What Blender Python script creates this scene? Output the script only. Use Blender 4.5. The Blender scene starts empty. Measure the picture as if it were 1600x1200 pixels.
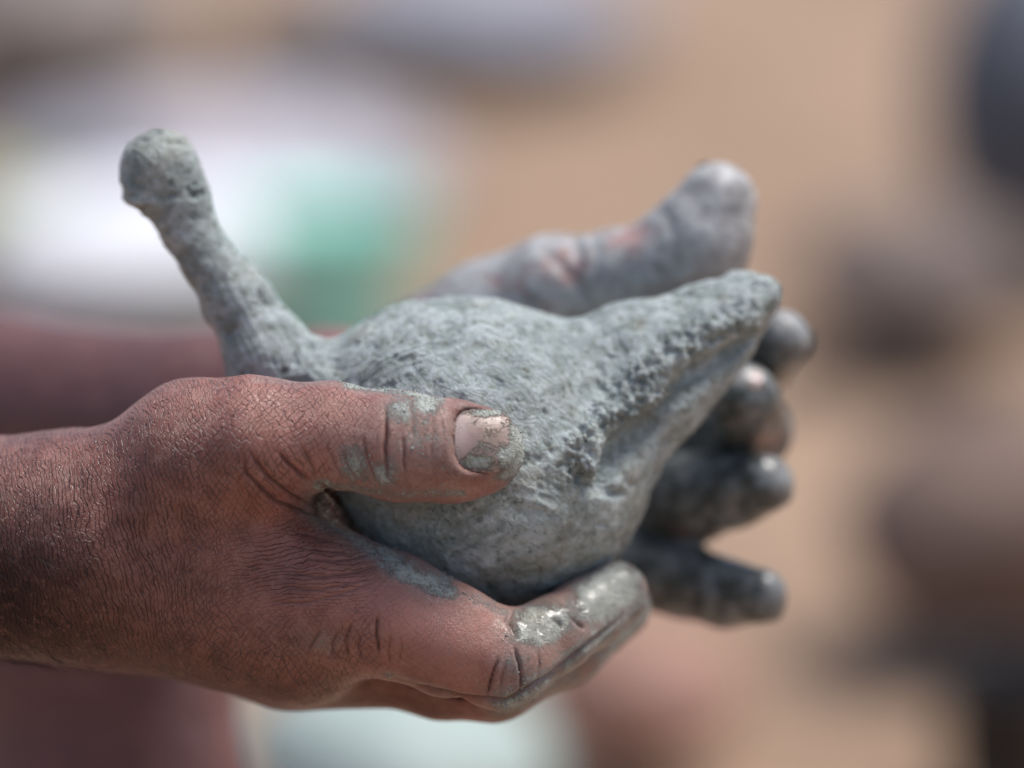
import bpy, math, random
import numpy as np

# ------------------------------------------------------------------ frame
S = 235.0 / 1600.0            # mm per photo pixel in the plane of focus
DIST = 1000.0                 # mm from camera to plane of focus
PITCH = math.radians(13)
FOCUS = np.array([0.0, 0.0, 0.46])
XV = np.array([1.0, 0, 0])
DV = np.array([0, math.cos(PITCH), -math.sin(PITCH)])
UV_ = np.array([0, math.sin(PITCH), math.cos(PITCH)])
f32 = np.float32

scene = bpy.context.scene
col = scene.collection

# ------------------------------------------------------------------ camera, sky, sun, exposure
cam_d = bpy.data.cameras.new('camera'); cam = bpy.data.objects.new('camera', cam_d); col.objects.link(cam)
cam.location = tuple(FOCUS - DV * DIST / 1000)
cam.rotation_euler = (math.pi / 2 - PITCH, 0, 0)
cam_d.sensor_width = 36; cam_d.lens = 36 * DIST / 235.0
cam_d.clip_start = 0.05; cam_d.clip_end = 500
cam_d.dof.use_dof = True; cam_d.dof.focus_distance = (DIST - 2.5) / 1000; cam_d.dof.aperture_fstop = 3.7
scene.camera = cam

SUN_EL, SUN_AZ = 68.0, 66.0       # azimuth: degrees clockwise from +Y (away from camera) towards +X
world = bpy.data.worlds.new('World'); scene.world = world; world.use_nodes = True
wn = world.node_tree
sky = wn.nodes.new('ShaderNodeTexSky'); sky.sky_type = 'NISHITA'; sky.sun_disc = False
sky.sun_elevation = math.radians(SUN_EL); sky.sun_rotation = math.radians(SUN_AZ)
sky.air_density = 1.0; sky.dust_density = 3.0; sky.ozone_density = 1.0
bg = wn.nodes['Background']; bg.inputs['Strength'].default_value = 0.058
wn.links.new(sky.outputs[0], bg.inputs[0])
sun_d = bpy.data.lights.new('sun', 'SUN'); sun_d.energy = 1.5; sun_d.angle = math.radians(24); sun_d.color = (1.0, 0.965, 0.93)
sun = bpy.data.objects.new('sun', sun_d); col.objects.link(sun)
sun.rotation_euler = (math.radians(90 - SUN_EL), 0, math.radians(180 - SUN_AZ))
vs = scene.view_settings
vs.view_transform = 'Standard'; vs.look = 'None'; vs.gamma = 1; vs.use_curve_mapping = False
vs.exposure = 1.25

# ------------------------------------------------------------------ geometry helpers
def P(px, py, y):
    k = S * (1 + y / DIST)
    return np.array([(px - 800) * k, y, (600 - py) * k], f32)
def R(r, y): return r * S * (1 + y / DIST)
def to_px(p):
    k = S * (1 + p[:, 1] / DIST)
    return 800 + p[:, 0] / k, 600 - p[:, 2] / k
def to_world(p):
    p = np.asarray(p, np.float64) / 1000.0
    return FOCUS + p[:, :1] * XV + p[:, 1:2] * DV + p[:, 2:3] * UV_
def G(px, py):                       # the ground point seen at a photo pixel
    d = ((px - 800) * S * XV + DIST * DV + (600 - py) * S * UV_)
    c = FOCUS - DV * DIST / 1000
    t = -c[2] / d[2]
    return c + d * t, t * 1000            # point, scale relative to the plane of focus

rng = np.random.default_rng(7)
LAT = rng.random((64, 64, 64)).astype(f32)
def vnoise(p, sc, off=0.0):
    q = p / sc + off
    i = np.floor(q).astype(np.int32); f = (q - i).astype(f32); f = f * f * (3 - 2 * f)
    i0 = i & 63; i1 = (i + 1) & 63
    x0, y0, z0 = i0.T; x1, y1, z1 = i1.T; fx, fy, fz = f.T
    a = LAT[x0, y0, z0] * (1 - fx) + LAT[x1, y0, z0] * fx
    b = LAT[x0, y1, z0] * (1 - fx) + LAT[x1, y1, z0] * fx
    c = LAT[x0, y0, z1] * (1 - fx) + LAT[x1, y0, z1] * fx
    d = LAT[x0, y1, z1] * (1 - fx) + LAT[x1, y1, z1] * fx
    a = a * (1 - fy) + b * fy; c = c * (1 - fy) + d * fy
    return a * (1 - fz) + c * fz
def fbm(p, sc, o=4, off=0.0):
    t = np.zeros(len(p), f32); w = 1.0; s = 0
    for k in range(o):
        t += w * vnoise(p, sc / 2 ** k, off + 13.7 * k); s += w; w *= 0.5
    return t / s
def sstep(a, b, x):
    t = np.clip((x - a) / (b - a), 0, 1); return t * t * (3 - 2 * t)
def smin(a, b, k):
    h = np.maximum(k - np.abs(a - b), 0) / k
    return np.minimum(a, b) - h * h * k * 0.25

def cone(p, a, b, ra, rb, ky=1.0):
    a = a.copy(); b = b.copy()
    if ky != 1.0:
        p = p * np.array([1, 1 / ky, 1], f32); a[1] /= ky; b[1] /= ky
    ba = b - a; pa = p - a
    t = np.clip(pa @ ba / max(float(ba @ ba), 1e-6), 0, 1)
    d = pa - t[:, None] * ba
    return np.sqrt((d * d).sum(1)) - (ra + (rb - ra) * t)
def chain(p, pts, k=4.0, ky=1.0):     # pts: (px, py, depth mm, radius px)
    d = None
    for (x0, z0, y0, r0), (x1, z1, y1, r1) in zip(pts[:-1], pts[1:]):
        e = cone(p, P(x0, z0, y0), P(x1, z1, y1), R(r0, y0), R(r1, y1), ky)
        d = e if d is None else smin(d, e, k)
    return d
def ell(p, c, r, rot=0.0):            # rot about the depth axis, degrees, clockwise in the picture
    q = p - c
    if rot:
        a = math.radians(rot); ca, sa = math.cos(a), math.sin(a)
        x = q[:, 0] * ca - q[:, 2] * sa; z = q[:, 0] * sa + q[:, 2] * ca
        q = np.stack([x, q[:, 1], z], 1)
    r = np.array(r, f32)
    k0 = np.sqrt(((q / r) ** 2).sum(1)); k1 = np.sqrt(((q / (r * r)) ** 2).sum(1)) + 1e-9
    return k0 * (k0 - 1) / k1

def mesh_sdf(sdf, lo, hi, h):
    """sparse evaluation of a distance field, then surface nets -> verts, quads"""
    lo = np.array(lo, f32); hi = np.array(hi, f32)
    B = 8
    nb = np.ceil((hi - lo) / (h * B)).astype(int)
    ax = [lo[i] + (np.arange(nb[i]) + 0.5) * h * B for i in range(3)]
    c = np.stack(np.meshgrid(*ax, indexing='ij'), -1).reshape(-1, 3).astype(f32)
    dc = sdf(c).reshape(nb)
    D = np.repeat(np.repeat(np.repeat(np.where(dc < 0, -1, 1).astype(f32), B, 0), B, 1), B, 2)
    act = np.argwhere(np.abs(dc) < h * B * 1.6)
    o = np.stack(np.meshgrid(*[np.arange(B)] * 3, indexing='ij'), -1).reshape(-1, 3)
    for s in range(0, len(act), 2000):
        blk = act[s:s + 2000]
        idx = (blk[:, None, :] * B + o[None]).reshape(-1, 3)
        D[idx[:, 0], idx[:, 1], idx[:, 2]] = sdf((lo + (idx + 0.5) * h).astype(f32))
    I = D < 0
    cnt = np.zeros(np.array(D.shape) - 1, np.int8)
    sl = lambda d, n: slice(d, n - 1 + d)
    n0, n1, n2 = D.shape
    for dx in (0, 1):
        for dy in (0, 1):
            for dz in (0, 1):
                cnt += I[sl(dx, n0), sl(dy, n1), sl(dz, n2)]
    cells = np.argwhere((cnt > 0) & (cnt < 8))
    vid = np.full(cnt.shape, -1, np.int32)
    vid[cells[:, 0], cells[:, 1], cells[:, 2]] = np.arange(len(cells))
    cor = [(a, b, c_) for a in (0, 1) for b in (0, 1) for c_ in (0, 1)]
    val = {q: D[cells[:, 0] + q[0], cells[:, 1] + q[1], cells[:, 2] + q[2]] for q in cor}
    acc = np.zeros((len(cells), 3), f32); n = np.zeros(len(cells), f32)
    for q in cor:
        for k in range(3):
            if q[k] == 0:
                r = list(q); r[k] = 1; r = tuple(r)
                m = (val[q] < 0) != (val[r] < 0)
                t = np.where(m, val[q] / np.where(m, val[q] - val[r], 1), 0)
                pt = np.repeat(np.array([q], f32), len(cells), 0); pt[:, k] += t
                acc += pt * m[:, None]; n += m
    V = lo + (cells + acc / np.maximum(n, 1)[:, None] + 0.5) * h
    quads = []
    for k in range(3):
        s0 = [slice(None)] * 3; s1 = [slice(None)] * 3; s0[k] = slice(0, -1); s1[k] = slice(1, None)
        A, Bq = I[tuple(s0)], I[tuple(s1)]
        e = np.argwhere(A != Bq)
        u, w = (k + 1) % 3, (k + 2) % 3
        e = e[(e[:, u] > 0) & (e[:, w] > 0) & (e[:, u] < D.shape[u] - 1) & (e[:, w] < D.shape[w] - 1)]
        inside = A[e[:, 0], e[:, 1], e[:, 2]]
        q = []
        for du, dw in ((-1, -1), (0, -1), (0, 0), (-1, 0)):
            f = e.copy(); f[:, u] += du; f[:, w] += dw
            q.append(vid[f[:, 0], f[:, 1], f[:, 2]])
        q = np.stack(q, 1)
        q[~inside] = q[~inside][:, ::-1]
        quads.append(q)
    Q = np.concatenate(quads); Q = Q[(Q >= 0).all(1)]
    return V.astype(f32), Q

def vnormals(V, Q):
    n = np.cross(V[Q[:, 2]] - V[Q[:, 0]], V[Q[:, 3]] - V[Q[:, 1]])
    N = np.zeros_like(V)
    for k in range(4):
        for a in range(3): N[:, a] += np.bincount(Q[:, k], n[:, a], len(V))
    return N / (np.sqrt((N * N).sum(1))[:, None] + 1e-9)
def smooth(V, Q, it):
    for _ in range(it):
        A = np.zeros_like(V); c = np.zeros(len(V), f32)
        for k in range(4):
            j = Q[:, (k + 1) % 4]
            for a in range(3): A[:, a] += np.bincount(Q[:, k], V[j, a], len(V))
            c += np.bincount(Q[:, k], minlength=len(V))
        V = V * 0.4 + 0.6 * A / np.maximum(c, 1)[:, None]
    return V.astype(f32)

def poly_dist(x, z, pts):            # distance in the picture plane to a polyline, with position along it and signed side
    best = np.full(len(x), 1e9, f32); side = np.zeros(len(x), f32); tt = np.zeros(len(x), f32)
    L = 0.0; seg = [math.dist(a, b) for a, b in zip(pts[:-1], pts[1:])]; tot = sum(seg)
    for (a, b), s in zip(zip(pts[:-1], pts[1:]), seg):
        dx, dz = b[0] - a[0], b[1] - a[1]
        t = np.clip(((x - a[0]) * dx + (z - a[1]) * dz) / (s * s), 0, 1)
        ex, ez = x - a[0] - t * dx, z - a[1] - t * dz
        d = np.sqrt(ex * ex + ez * ez); m = d < best
        best = np.where(m, d, best); side = np.where(m, np.sign(dx * ez - dz * ex), side); tt = np.where(m, (L + t * s) / tot, tt)
        L += s
    return best, side, tt
def blob(x, z, cx, cz, rx, rz, rot=0):
    a = math.radians(rot); ux = (x - cx) * math.cos(a) + (z - cz) * math.sin(a); uz = -(x - cx) * math.sin(a) + (z - cz) * math.cos(a)
    return np.exp(-((ux / rx) ** 2 + (uz / rz) ** 2))

def link_mesh(name, Vw, faces, mat, parent=None, attrs=None, origin=(0, 0, 0), smooth_=True, quads=False):
    me = bpy.data.meshes.new(name)
    Vw = np.asarray(Vw, np.float64) - np.array(origin)
    if quads:
        Q = np.asarray(faces, np.int32); k = Q.shape[1]
        me.vertices.add(len(Vw)); me.vertices.foreach_set('co', Vw.astype(f32).ravel())
        me.loops.add(Q.size); me.loops.foreach_set('vertex_index', Q.ravel())
        me.polygons.add(len(Q)); me.polygons.foreach_set('loop_start', np.arange(0, Q.size, k, dtype=np.int32))
        me.update(calc_edges=True)
    else:
        me.from_pydata([tuple(v) for v in Vw], [], faces)
    if smooth_: me.polygons.foreach_set('use_smooth', np.ones(len(me.polygons), bool))
    for nme, a in (attrs or {}).items():
        if a.ndim == 2:
            a = np.asarray(a)[:, [0, 2, 1]]            # across, up, depth
            t = me.attributes.new(nme, 'FLOAT_VECTOR', 'POINT'); t.data.foreach_set('vector', a.astype(f32).ravel())
        else:
            t = me.attributes.new(nme, 'FLOAT', 'POINT'); t.data.foreach_set('value', a.astype(f32))
    me.materials.append(mat)
    o = bpy.data.objects.new(name, me); col.objects.link(o)
    if parent:
        o.parent = parent; o.location = tuple(np.array(origin) - ABS[parent.name])
    else:
        o.location = tuple(origin)
    ABS[o.name] = np.array(origin, float)
    return o
ABS = {}
def thing(name, loc, label, cat, group=None):
    o = bpy.data.objects.new(name, None); col.objects.link(o); o.location = tuple(loc); o.empty_display_size = 0.02
    ABS[o.name] = np.array(loc, float); tag(o, label, cat, group); return o
def tag(o, label, cat, group=None):
    o['label'] = label; o['category'] = cat
    if group: o['group'] = group
    return o

# ------------------------------------------------------------------ material helpers
class NT:
    def __init__(s, name):
        s.m = bpy.data.materials.new(name); s.m.use_nodes = True; s.t = s.m.node_tree
        s.b = s.t.nodes['Principled BSDF']
    def n(s, ty, **kw):
        x = s.t.nodes.new(ty)
        for k, v in kw.items(): setattr(x, k, v)
        return x
    def put(s, sock, v):
        if isinstance(v, bpy.types.NodeSocket): s.t.links.new(v, sock)
        elif v is not None:
            if sock.type == 'RGBA' and len(v) == 3: v = (*v, 1)
            sock.default_value = v
    def math(s, op, a, b=None, c=None, clamp=False):
        x = s.n('ShaderNodeMath', operation=op, use_clamp=clamp)
        for i, v in enumerate((a, b, c)): s.put(x.inputs[i], v)
        return x.outputs[0]
    def vmath(s, op, a, b=None):
        x = s.n('ShaderNodeVectorMath', operation=op); s.put(x.inputs[0], a); s.put(x.inputs[1], b); return x.outputs[0]
    def mix(s, f, a, b, mode='MIX'):
        x = s.n('ShaderNodeMix', data_type='RGBA', blend_type=mode); s.put(x.inputs[0], f); s.put(x.inputs[6], a); s.put(x.inputs[7], b); return x.outputs[2]
    def step(s, lo, hi, v, a=0.0, b=1.0):
        x = s.n('ShaderNodeMapRange', interpolation_type='SMOOTHSTEP'); s.put(x.inputs[0], v); s.put(x.inputs[1], lo); s.put(x.inputs[2], hi); s.put(x.inputs[3], a); s.put(x.inputs[4], b); return x.outputs[0]
    def attr(s, name, vec=False):
        x = s.n('ShaderNodeAttribute', attribute_name=name); return x.outputs['Vector' if vec else 'Fac']
    def noise(s, vec, sc, det=4.0, rough=0.55, out=0):
        x = s.n('ShaderNodeTexNoise'); s.put(x.inputs['Vector'], vec); s.put(x.inputs['Scale'], sc); s.put(x.inputs['Detail'], det); s.put(x.inputs['Roughness'], rough); return x.outputs[out]
    def vor(s, vec, sc, feat='DISTANCE_TO_EDGE', rand=1.0, dim='2D'):
        x = s.n('ShaderNodeTexVoronoi', feature=feat, voronoi_dimensions=dim); s.put(x.inputs['Vector'], vec); s.put(x.inputs['Scale'], sc); s.put(x.inputs['Randomness'], rand); return x.outputs['Distance']
    def mapping(s, vec, rot=(0, 0, 0), sc=(1, 1, 1), loc=(0, 0, 0)):
        x = s.n('ShaderNodeMapping', vector_type='TEXTURE'); s.put(x.inputs['Vector'], vec); s.put(x.inputs['Rotation'], tuple(math.radians(a) for a in rot)); s.put(x.inputs['Scale'], sc); s.put(x.inputs['Location'], loc); return x.outputs[0]
    def bump(s, h, dist, strength=1.0, nrm=None):
        x = s.n('ShaderNodeBump'); s.put(x.inputs['Height'], h); s.put(x.inputs['Distance'], dist); s.put(x.inputs['Strength'], strength)
        if nrm is not None: s.put(x.inputs['Normal'], nrm)
        return x.outputs[0]
    def out(s, color=None, rough=None, nrm=None, **kw):
        i = s.b.inputs
        s.put(i['Base Color'], color); s.put(i['Roughness'], rough)
        if nrm is not None: s.put(i['Normal'], nrm)
        for k, v in kw.items(): s.put(i[k.replace('_', ' ')], v)
        return s.m

def warp(t, rest, sc, amt):
    n = t.noise(rest, sc, 3, 0.5, out=1)
    n = t.vmath('SUBTRACT', n, (0.5, 0.5, 0.5))
    x = t.n('ShaderNodeVectorMath', operation='SCALE'); t.put(x.inputs[0], n); x.inputs['Scale'].default_value = amt
    return t.vmath('ADD', rest, x.outputs[0])

CLAY_A, CLAY_B, CLAY_D = (0.285, 0.34, 0.33), (0.52, 0.59, 0.585), (0.07, 0.08, 0.062)

def clay_nodes(t, rest, lite=False):
    """dry grey clay: colour and height"""
    big = t.noise(rest, 0.10, 3, 0.6)
    mid = t.noise(rest, 0.42, 4, 0.72)
    strand = t.noise(t.mapping(warp(t, rest, 0.12, 7.0), (0, 0, -35), (4.2, 0.6, 1.2)), 1.0, 3, 0.65)
    smear = t.noise(t.mapping(warp(t, rest, 0.05, 14.0), (0, 0, 25), (16.0, 3.2, 5.0)), 1.0, 3, 0.6)
    c = t.mix(t.step(0.38, 0.60, t.math('MULTIPLY', t.math('ADD', big, smear), 0.5)), CLAY_A, CLAY_B)
    c = t.mix(t.math('MULTIPLY', t.step(0.50, 0.60, mid), 0.45), c, (0.27, 0.30, 0.24))
    c = t.mix(t.math('MULTIPLY', t.step(0.46, 0.36, mid), 0.5), c, (0.64, 0.71, 0.73))
    c = t.mix(t.math('MULTIPLY', t.step(0.52, 0.66, t.noise(rest, 0.06, 3, 0.6)), 0.35), c, (0.38, 0.36, 0.29))
    dk = t.math('MAXIMUM', t.math('MULTIPLY', t.step(0.57, 0.68, strand), 0.65), t.math('MULTIPLY', t.step(0.61, 0.68, mid), 0.75))
    c = t.mix(dk, c, CLAY_D)
    h = t.math('ADD', t.math('MULTIPLY', mid, -1.3), t.math('MULTIPLY', strand, -1.1))
    return c, h

def mat_clay():
    t = NT('dry_grey_clay'); rest = t.attr('rest', True)
    c, h = clay_nodes(t, rest)
    ro = t.attr('rough')
    pits = t.step(0.05, 0.5, t.vor(warp(t, rest, 0.8, 0.8), 0.85, 'F1', dim='3D'))
    h = t.math('ADD', h, t.math('MULTIPLY', pits, t.math('MULTIPLY', ro, 0.9)))
    c = t.mix(t.math('MULTIPLY', t.step(0.35, 0.05, t.math('MULTIPLY_ADD', pits, 1.0, 0.0)), t.math('MULTIPLY', ro, 0.3)), c, CLAY_D)
    h = t.math('ADD', h, t.math('MULTIPLY', t.noise(rest, 2.4, 3, 0.65), 0.7))
    return t.out(c, t.step(0.4, 0.62, t.noise(rest, 0.09, 3), 0.36, 0.75), t.bump(h, 0.0008, 1.0), Specular_IOR_Level=0.5)

def mat_skin(name):
    t = NT(name); rest = t.attr('rest', True)
    mud0, pink, wet, crease, la, lb = (t.attr(k) for k in ('mud', 'pink', 'wet', 'crease', 'la', 'lb'))
    dark = t.attr('dark')
    # skin
    n1 = t.noise(rest, 0.13, 3, 0.6); n2 = t.noise(rest, 0.5, 4, 0.65)
    c = t.mix(t.step(0.3, 0.7, n1), (0.19, 0.06, 0.041), (0.33, 0.12, 0.085))
    c = t.mix(pink, c, (0.54, 0.235, 0.185))
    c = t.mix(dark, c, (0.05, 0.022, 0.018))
    c = t.mix(t.math('MULTIPLY', t.step(0.5, 0.75, n2), 0.35), c, (0.40, 0.19, 0.15))
    # crease networks: families of long wandering furrows
    w1 = warp(t, warp(t, rest, 0.035, 11.0), 0.30, 1.1)
    def furrows(rot, sp, width, off, gate=(0.26, 0.50)):
        v = t.mapping(w1, (0, 0, rot), (1, 1, 1), (off, off, 0))
        q = t.n('ShaderNodeSeparateXYZ'); t.put(q.inputs[0], v)
        nn = t.noise(t.mapping(v, (0, 0, 0), (1.6, 4.5, 3.0)), 1.0, 2, 0.55)
        ph = t.math('ADD', t.math('MULTIPLY', q.outputs[0], 1 / sp), t.math('MULTIPLY', nn, 1.9))
        d = t.math('ABSOLUTE', t.math('SUBTRACT', t.math('FRACT', ph), 0.5))
        al = t.noise(t.mapping(v, (0, 0, 0), (sp * 1.3, 3.2, 3.0), (31.0, 7.0, 0)), 1.0, 2, 0.5)
        return t.math('MULTIPLY', t.step(width, 0.0, d), t.step(gate[0], gate[1], al))
    lc0 = t.attr('lc'); mul = lambda a, b: t.math('MULTIPLY', a, b)
    fa, fb = furrows(13, 1.05, 0.17, 0.0), furrows(97, 1.0, 0.17, 5.0)
    fc, fd = furrows(38, 1.35, 0.13, 11.0), furrows(-42, 1.3, 0.13, 17.0)
    net = t.math('MAXIMUM', t.math('MAXIMUM', mul(fa, la), mul(fb, lb)), t.math('MAXIMUM', mul(fc, t.math('MAXIMUM', lc0, mul(la, 0.45))), mul(fd, t.math('MAXIMUM', mul(lc0, 0.9), mul(la, 0.35)))))
    vv_ = t.vor(t.mapping(w1, (0, 0, 30), (0.75, 1.1, 1)), 1.0, rand=0.9)
    net = t.math('MAXIMUM', net, mul(t.step(0.11, 0.0, vv_), 0.2))
    net = t.math('MULTIPLY', net, t.step(0.3, 0.6, t.noise(rest, 0.2, 3), 0.55, 1.0))
    net = t.math('MAXIMUM', net, crease)
    c = t.mix(t.math('MULTIPLY', net, 0.8), c, (0.018, 0.008, 0.008))
    # clay smears
    cc, ch = clay_nodes(t, rest)
    cc = t.mix(0.5, cc, (0.33, 0.335, 0.26))
    fine = t.noise(rest, 2.2, 4, 0.75)
    nz = t.math('ADD', t.math('MULTIPLY', t.noise(rest, 0.26, 4, 0.7), 0.45), t.math('MULTIPLY', fine, 0.55))
    mm = t.math('ADD', mud0, t.math('MULTIPLY', t.math('SUBTRACT', nz, 0.5), 2.2))
    mm = t.math('SUBTRACT', mm, t.math('MULTIPLY', net, 0.5))
    mud = t.step(0.30, 0.80, mm)
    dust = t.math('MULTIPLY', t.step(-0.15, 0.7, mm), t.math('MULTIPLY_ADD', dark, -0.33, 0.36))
    spk = t.math('MULTIPLY', t.step(0.62, 0.68, fine), t.step(0.0, 0.30, mud0))
    cov = t.math('MAXIMUM', t.math('MAXIMUM', mud, dust), t.math('MULTIPLY', spk, 0.9))
    col_ = t.mix(cov, c, cc)
    col_ = t.mix(t.math('MULTIPLY', wet, 0.5), col_, (0.20, 0.18, 0.14))
    h = t.math('MULTIPLY', net, -0.75)
    h = t.math('ADD', h, t.math('MULTIPLY', n2, 0.3))
    h = t.math('ADD', h, t.math('MULTIPLY', fine, 0.30))
    hm = t.math('ADD', t.math('MULTIPLY', mud, 0.5), t.math('MULTIPLY', t.math('MULTIPLY', cov, ch), 1.5))
    h = t.math('ADD', h, hm)
    rg = t.math('ADD', 0.35, t.math('MULTIPLY', cov, 0.3))
    rg = t.math('MULTIPLY', rg, t.math('SUBTRACT', 1.0, t.math('MULTIPLY', wet, 0.72)))
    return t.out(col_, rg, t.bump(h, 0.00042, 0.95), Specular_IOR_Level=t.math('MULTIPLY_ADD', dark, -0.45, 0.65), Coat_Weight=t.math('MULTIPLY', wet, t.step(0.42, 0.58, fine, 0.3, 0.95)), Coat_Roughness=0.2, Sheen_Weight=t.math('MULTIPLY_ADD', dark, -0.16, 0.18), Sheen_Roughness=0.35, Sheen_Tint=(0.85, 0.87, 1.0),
                 Subsurface_Weight=0.06, Subsurface_Radius=(0.0018, 0.0007, 0.0004), Subsurface_Scale=1.0)

def mat_skin_far(name):
    t = NT(name); rest = t.attr('rest', True); mud0, pink, wet, dark, crease = (t.attr(k) for k in ('mud', 'pink', 'wet', 'dark', 'crease'))
    c = t.mix(t.step(0.3, 0.7, t.noise(rest, 0.08, 3)), (0.19, 0.08, 0.075), (0.27, 0.12, 0.11))
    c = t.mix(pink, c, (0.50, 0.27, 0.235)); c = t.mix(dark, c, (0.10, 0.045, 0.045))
    n = t.noise(rest, 0.22, 3, 0.6)
    cc = t.mix(t.step(0.35, 0.65, n), (0.31, 0.30, 0.30), (0.45, 0.455, 0.455))
    cc = t.mix(t.math('MULTIPLY', t.step(0.58, 0.7, t.noise(rest, 0.12, 3)), 0.5), cc, (0.12, 0.115, 0.10))
    cc = t.mix(t.attr('wetshade'), cc, t.mix(t.step(0.42, 0.58, t.noise(rest, 0.16, 4, 0.65)), (0.062, 0.072, 0.07), (0.175, 0.19, 0.192)))  # dark wet clay tone that also carries the shade on the fingers
    mud = t.step(0.15, 0.75, t.math('ADD', mud0, t.math('MULTIPLY', t.math('SUBTRACT', n, 0.5), 0.9)))
    c = t.mix(mud, c, cc); c = t.mix(t.math('MULTIPLY', crease, 0.7), c, (0.05, 0.035, 0.03))
    return t.out(c, t.math('MULTIPLY_ADD', wet, -0.3, 0.52), t.bump(n, 0.0012, 0.7), Specular_IOR_Level=0.5)

def mat_nail():
    t = NT('fingernail'); rest = t.attr('rest', True); mud0 = t.attr('mud')
    c = t.mix(t.step(0.3, 0.7, t.noise(rest, 0.25, 3)), (0.27, 0.16, 0.125), (0.38, 0.25, 0.21))
    c = t.mix(t.attr('lunula'), c, (0.52, 0.40, 0.39))
    cc, ch = clay_nodes(t, rest)
    cc = t.mix(0.45, cc, (0.34, 0.33, 0.24))
    nz = t.math('ADD', t.math('MULTIPLY', t.noise(rest, 0.35, 5, 0.7), 0.6), t.math('MULTIPLY', t.noise(rest, 1.8, 4, 0.7), 0.4))
    mm = t.math('ADD', mud0, t.math('MULTIPLY', t.math('SUBTRACT', nz, 0.5), 2.2))
    mud = t.step(0.36, 0.72, mm)
    cov = t.math('MAXIMUM', mud, t.math('MULTIPLY', t.step(0.0, 0.55, mm), 0.35))
    h = t.math('MULTIPLY', mud, t.math('ADD', 0.7, t.math('MULTIPLY', ch, 2.0)))
    h = t.math('ADD', h, t.math('MULTIPLY', t.noise(t.mapping(rest, (0, 0, 4), (8, 0.5, 1)), 1.0, 3), 0.12))
    return t.out(t.mix(cov, c, cc), t.math('MULTIPLY_ADD', cov, 0.4, 0.3), t.bump(h, 0.0005, 0.9), Specular_IOR_Level=0.5)

def mat_plain(name, a, b, sc, rough=0.8, dist=0.002):
    t = NT(name); co = t.n('ShaderNodeTexCoord').outputs['Object']
    n = t.noise(co, sc, 3, 0.6)
    return t.out(t.mix(t.step(0.3, 0.7, n), a, b), rough)

CLAY = mat_clay(); SKIN = mat_skin('clay_smeared_skin'); SKIN_FAR = mat_skin_far('clay_coated_skin'); NAIL = mat_nail()

# ------------------------------------------------------------------ ground
def mat_ground():
    t = NT('tan_earth'); co = t.n('ShaderNodeTexCoord').outputs['Object']
    a = t.noise(co, 1.6, 5, 0.6); b = t.noise(co, 14.0, 3, 0.65)
    c = t.mix(t.step(0.35, 0.65, a), (0.255, 0.168, 0.11), (0.36, 0.245, 0.165))
    c = t.mix(t.math('MULTIPLY', t.step(0.45, 0.7, b), 0.5), c, (0.22, 0.15, 0.11))
    return t.out(c, 0.95)
g = 60
gv = []; gf = []
N_ = 60
xs = np.sign(np.linspace(-1, 1, N_ + 1)) * np.abs(np.linspace(-1, 1, N_ + 1)) ** 3 * g
for j in range(N_ + 1):
    for i in range(N_ + 1):
        gv.append((xs[i], xs[j] + 2, 0))
gv = np.array(gv); gp = gv.astype(f32)
gv[:, 2] = (fbm(gp, 0.5, 3) - 0.6) * 0.03 - 0.01
gf = [(j * (N_ + 1) + i, j * (N_ + 1) + i + 1, (j + 1) * (N_ + 1) + i + 1, (j + 1) * (N_ + 1) + i) for j in range(N_) for i in range(N_)]
ground = link_mesh('ground', gv, gf, mat_ground()); ground['kind'] = 'structure'

# ------------------------------------------------------------------ clay bird
NECK = [(250, 268, 34, 50), (280, 312, 35, 45), (294, 355, 36, 38), (330, 412, 38, 38), (368, 467, 39, 46), (426, 570, 40, 69)]
LIP1 = [(1190, 462, 20), (1150, 490, 24), (1100, 518, 26), (1050, 543, 25), (1008, 578, 24), (972, 612, 20)]
LIP2 = [(1022, 612, 17), (975, 634, 22), (932, 656, 25), (908, 690, 24), (914, 728, 18)]
CUT = [(1172, 512, 10), (1128, 545, 14), (1082, 572, 17), (1045, 604, 15), (1000, 655, 18), (958, 700, 18), (938, 738, 14)]
def sdf_bird0(p):
    d = ell(p, P(735, 705, 44), (R(262, 44), 36, R(238, 44)), 12)
    d = smin(d, ell(p, P(800, 780, 44), (R(215, 44), 34, R(165, 44)), -20), 8)
    tail = chain(p, [(880, 665, 42, 150), (1000, 590, 42, 112), (1090, 532, 44, 77), (1156, 474, 46, 50)], 6, 0.8)
    d = smin(d, tail, 9)
    d = smin(d, chain(p, [(500, 612, 42, 62), (640, 612, 43, 122), (760, 620, 44, 140)], 4), 6)
    neck = chain(p, NECK + [(560, 690, 42, 112)], 4)
    d = smin(d, neck, 6)
    head = ell(p, P(252, 264, 34), (R(62, 34), 9.0, R(60, 34)))
    head = smin(head, ell(p, P(232, 296, 33), (R(40, 34), 6.5, R(30, 34)), 35), 3)
    return smin(d, head, 3)
def surf_y(px, py):                    # depth of the clay surface seen at a pixel
    ys = np.arange(-10, 70, 0.25); d = sdf_bird0(np.array([P(px, py, y) for y in ys], f32))
    k = np.where(d < 0)[0]; return float(ys[k[0]]) if len(k) else 44.0
lips = [[(a, b, surf_y(a, b) + R(r + 8, 20) - 2.7, r + 8) for a, b, r in L] for L in (LIP1, LIP2)]
cut = [(a + 7, b + 10, surf_y(a + 7, b + 10) + 0.3, r) for a, b, r in CUT]
hook = [(900, 738, surf_y(900, 738) + 0.3, 9), (925, 760, surf_y(925, 760) + 0.2, 10), (975, 773, surf_y(975, 773), 5)]
def sdf_bird(p):
    d = sdf_bird0(p)
    for L in lips: d = smin(d, chain(p, L, 3.0), 2.6)
    d = -smin(-d, chain(p, cut, 2.0), 2.4)
    return -smin(-d, chain(p, hook, 2.0), 1.2)
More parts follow.
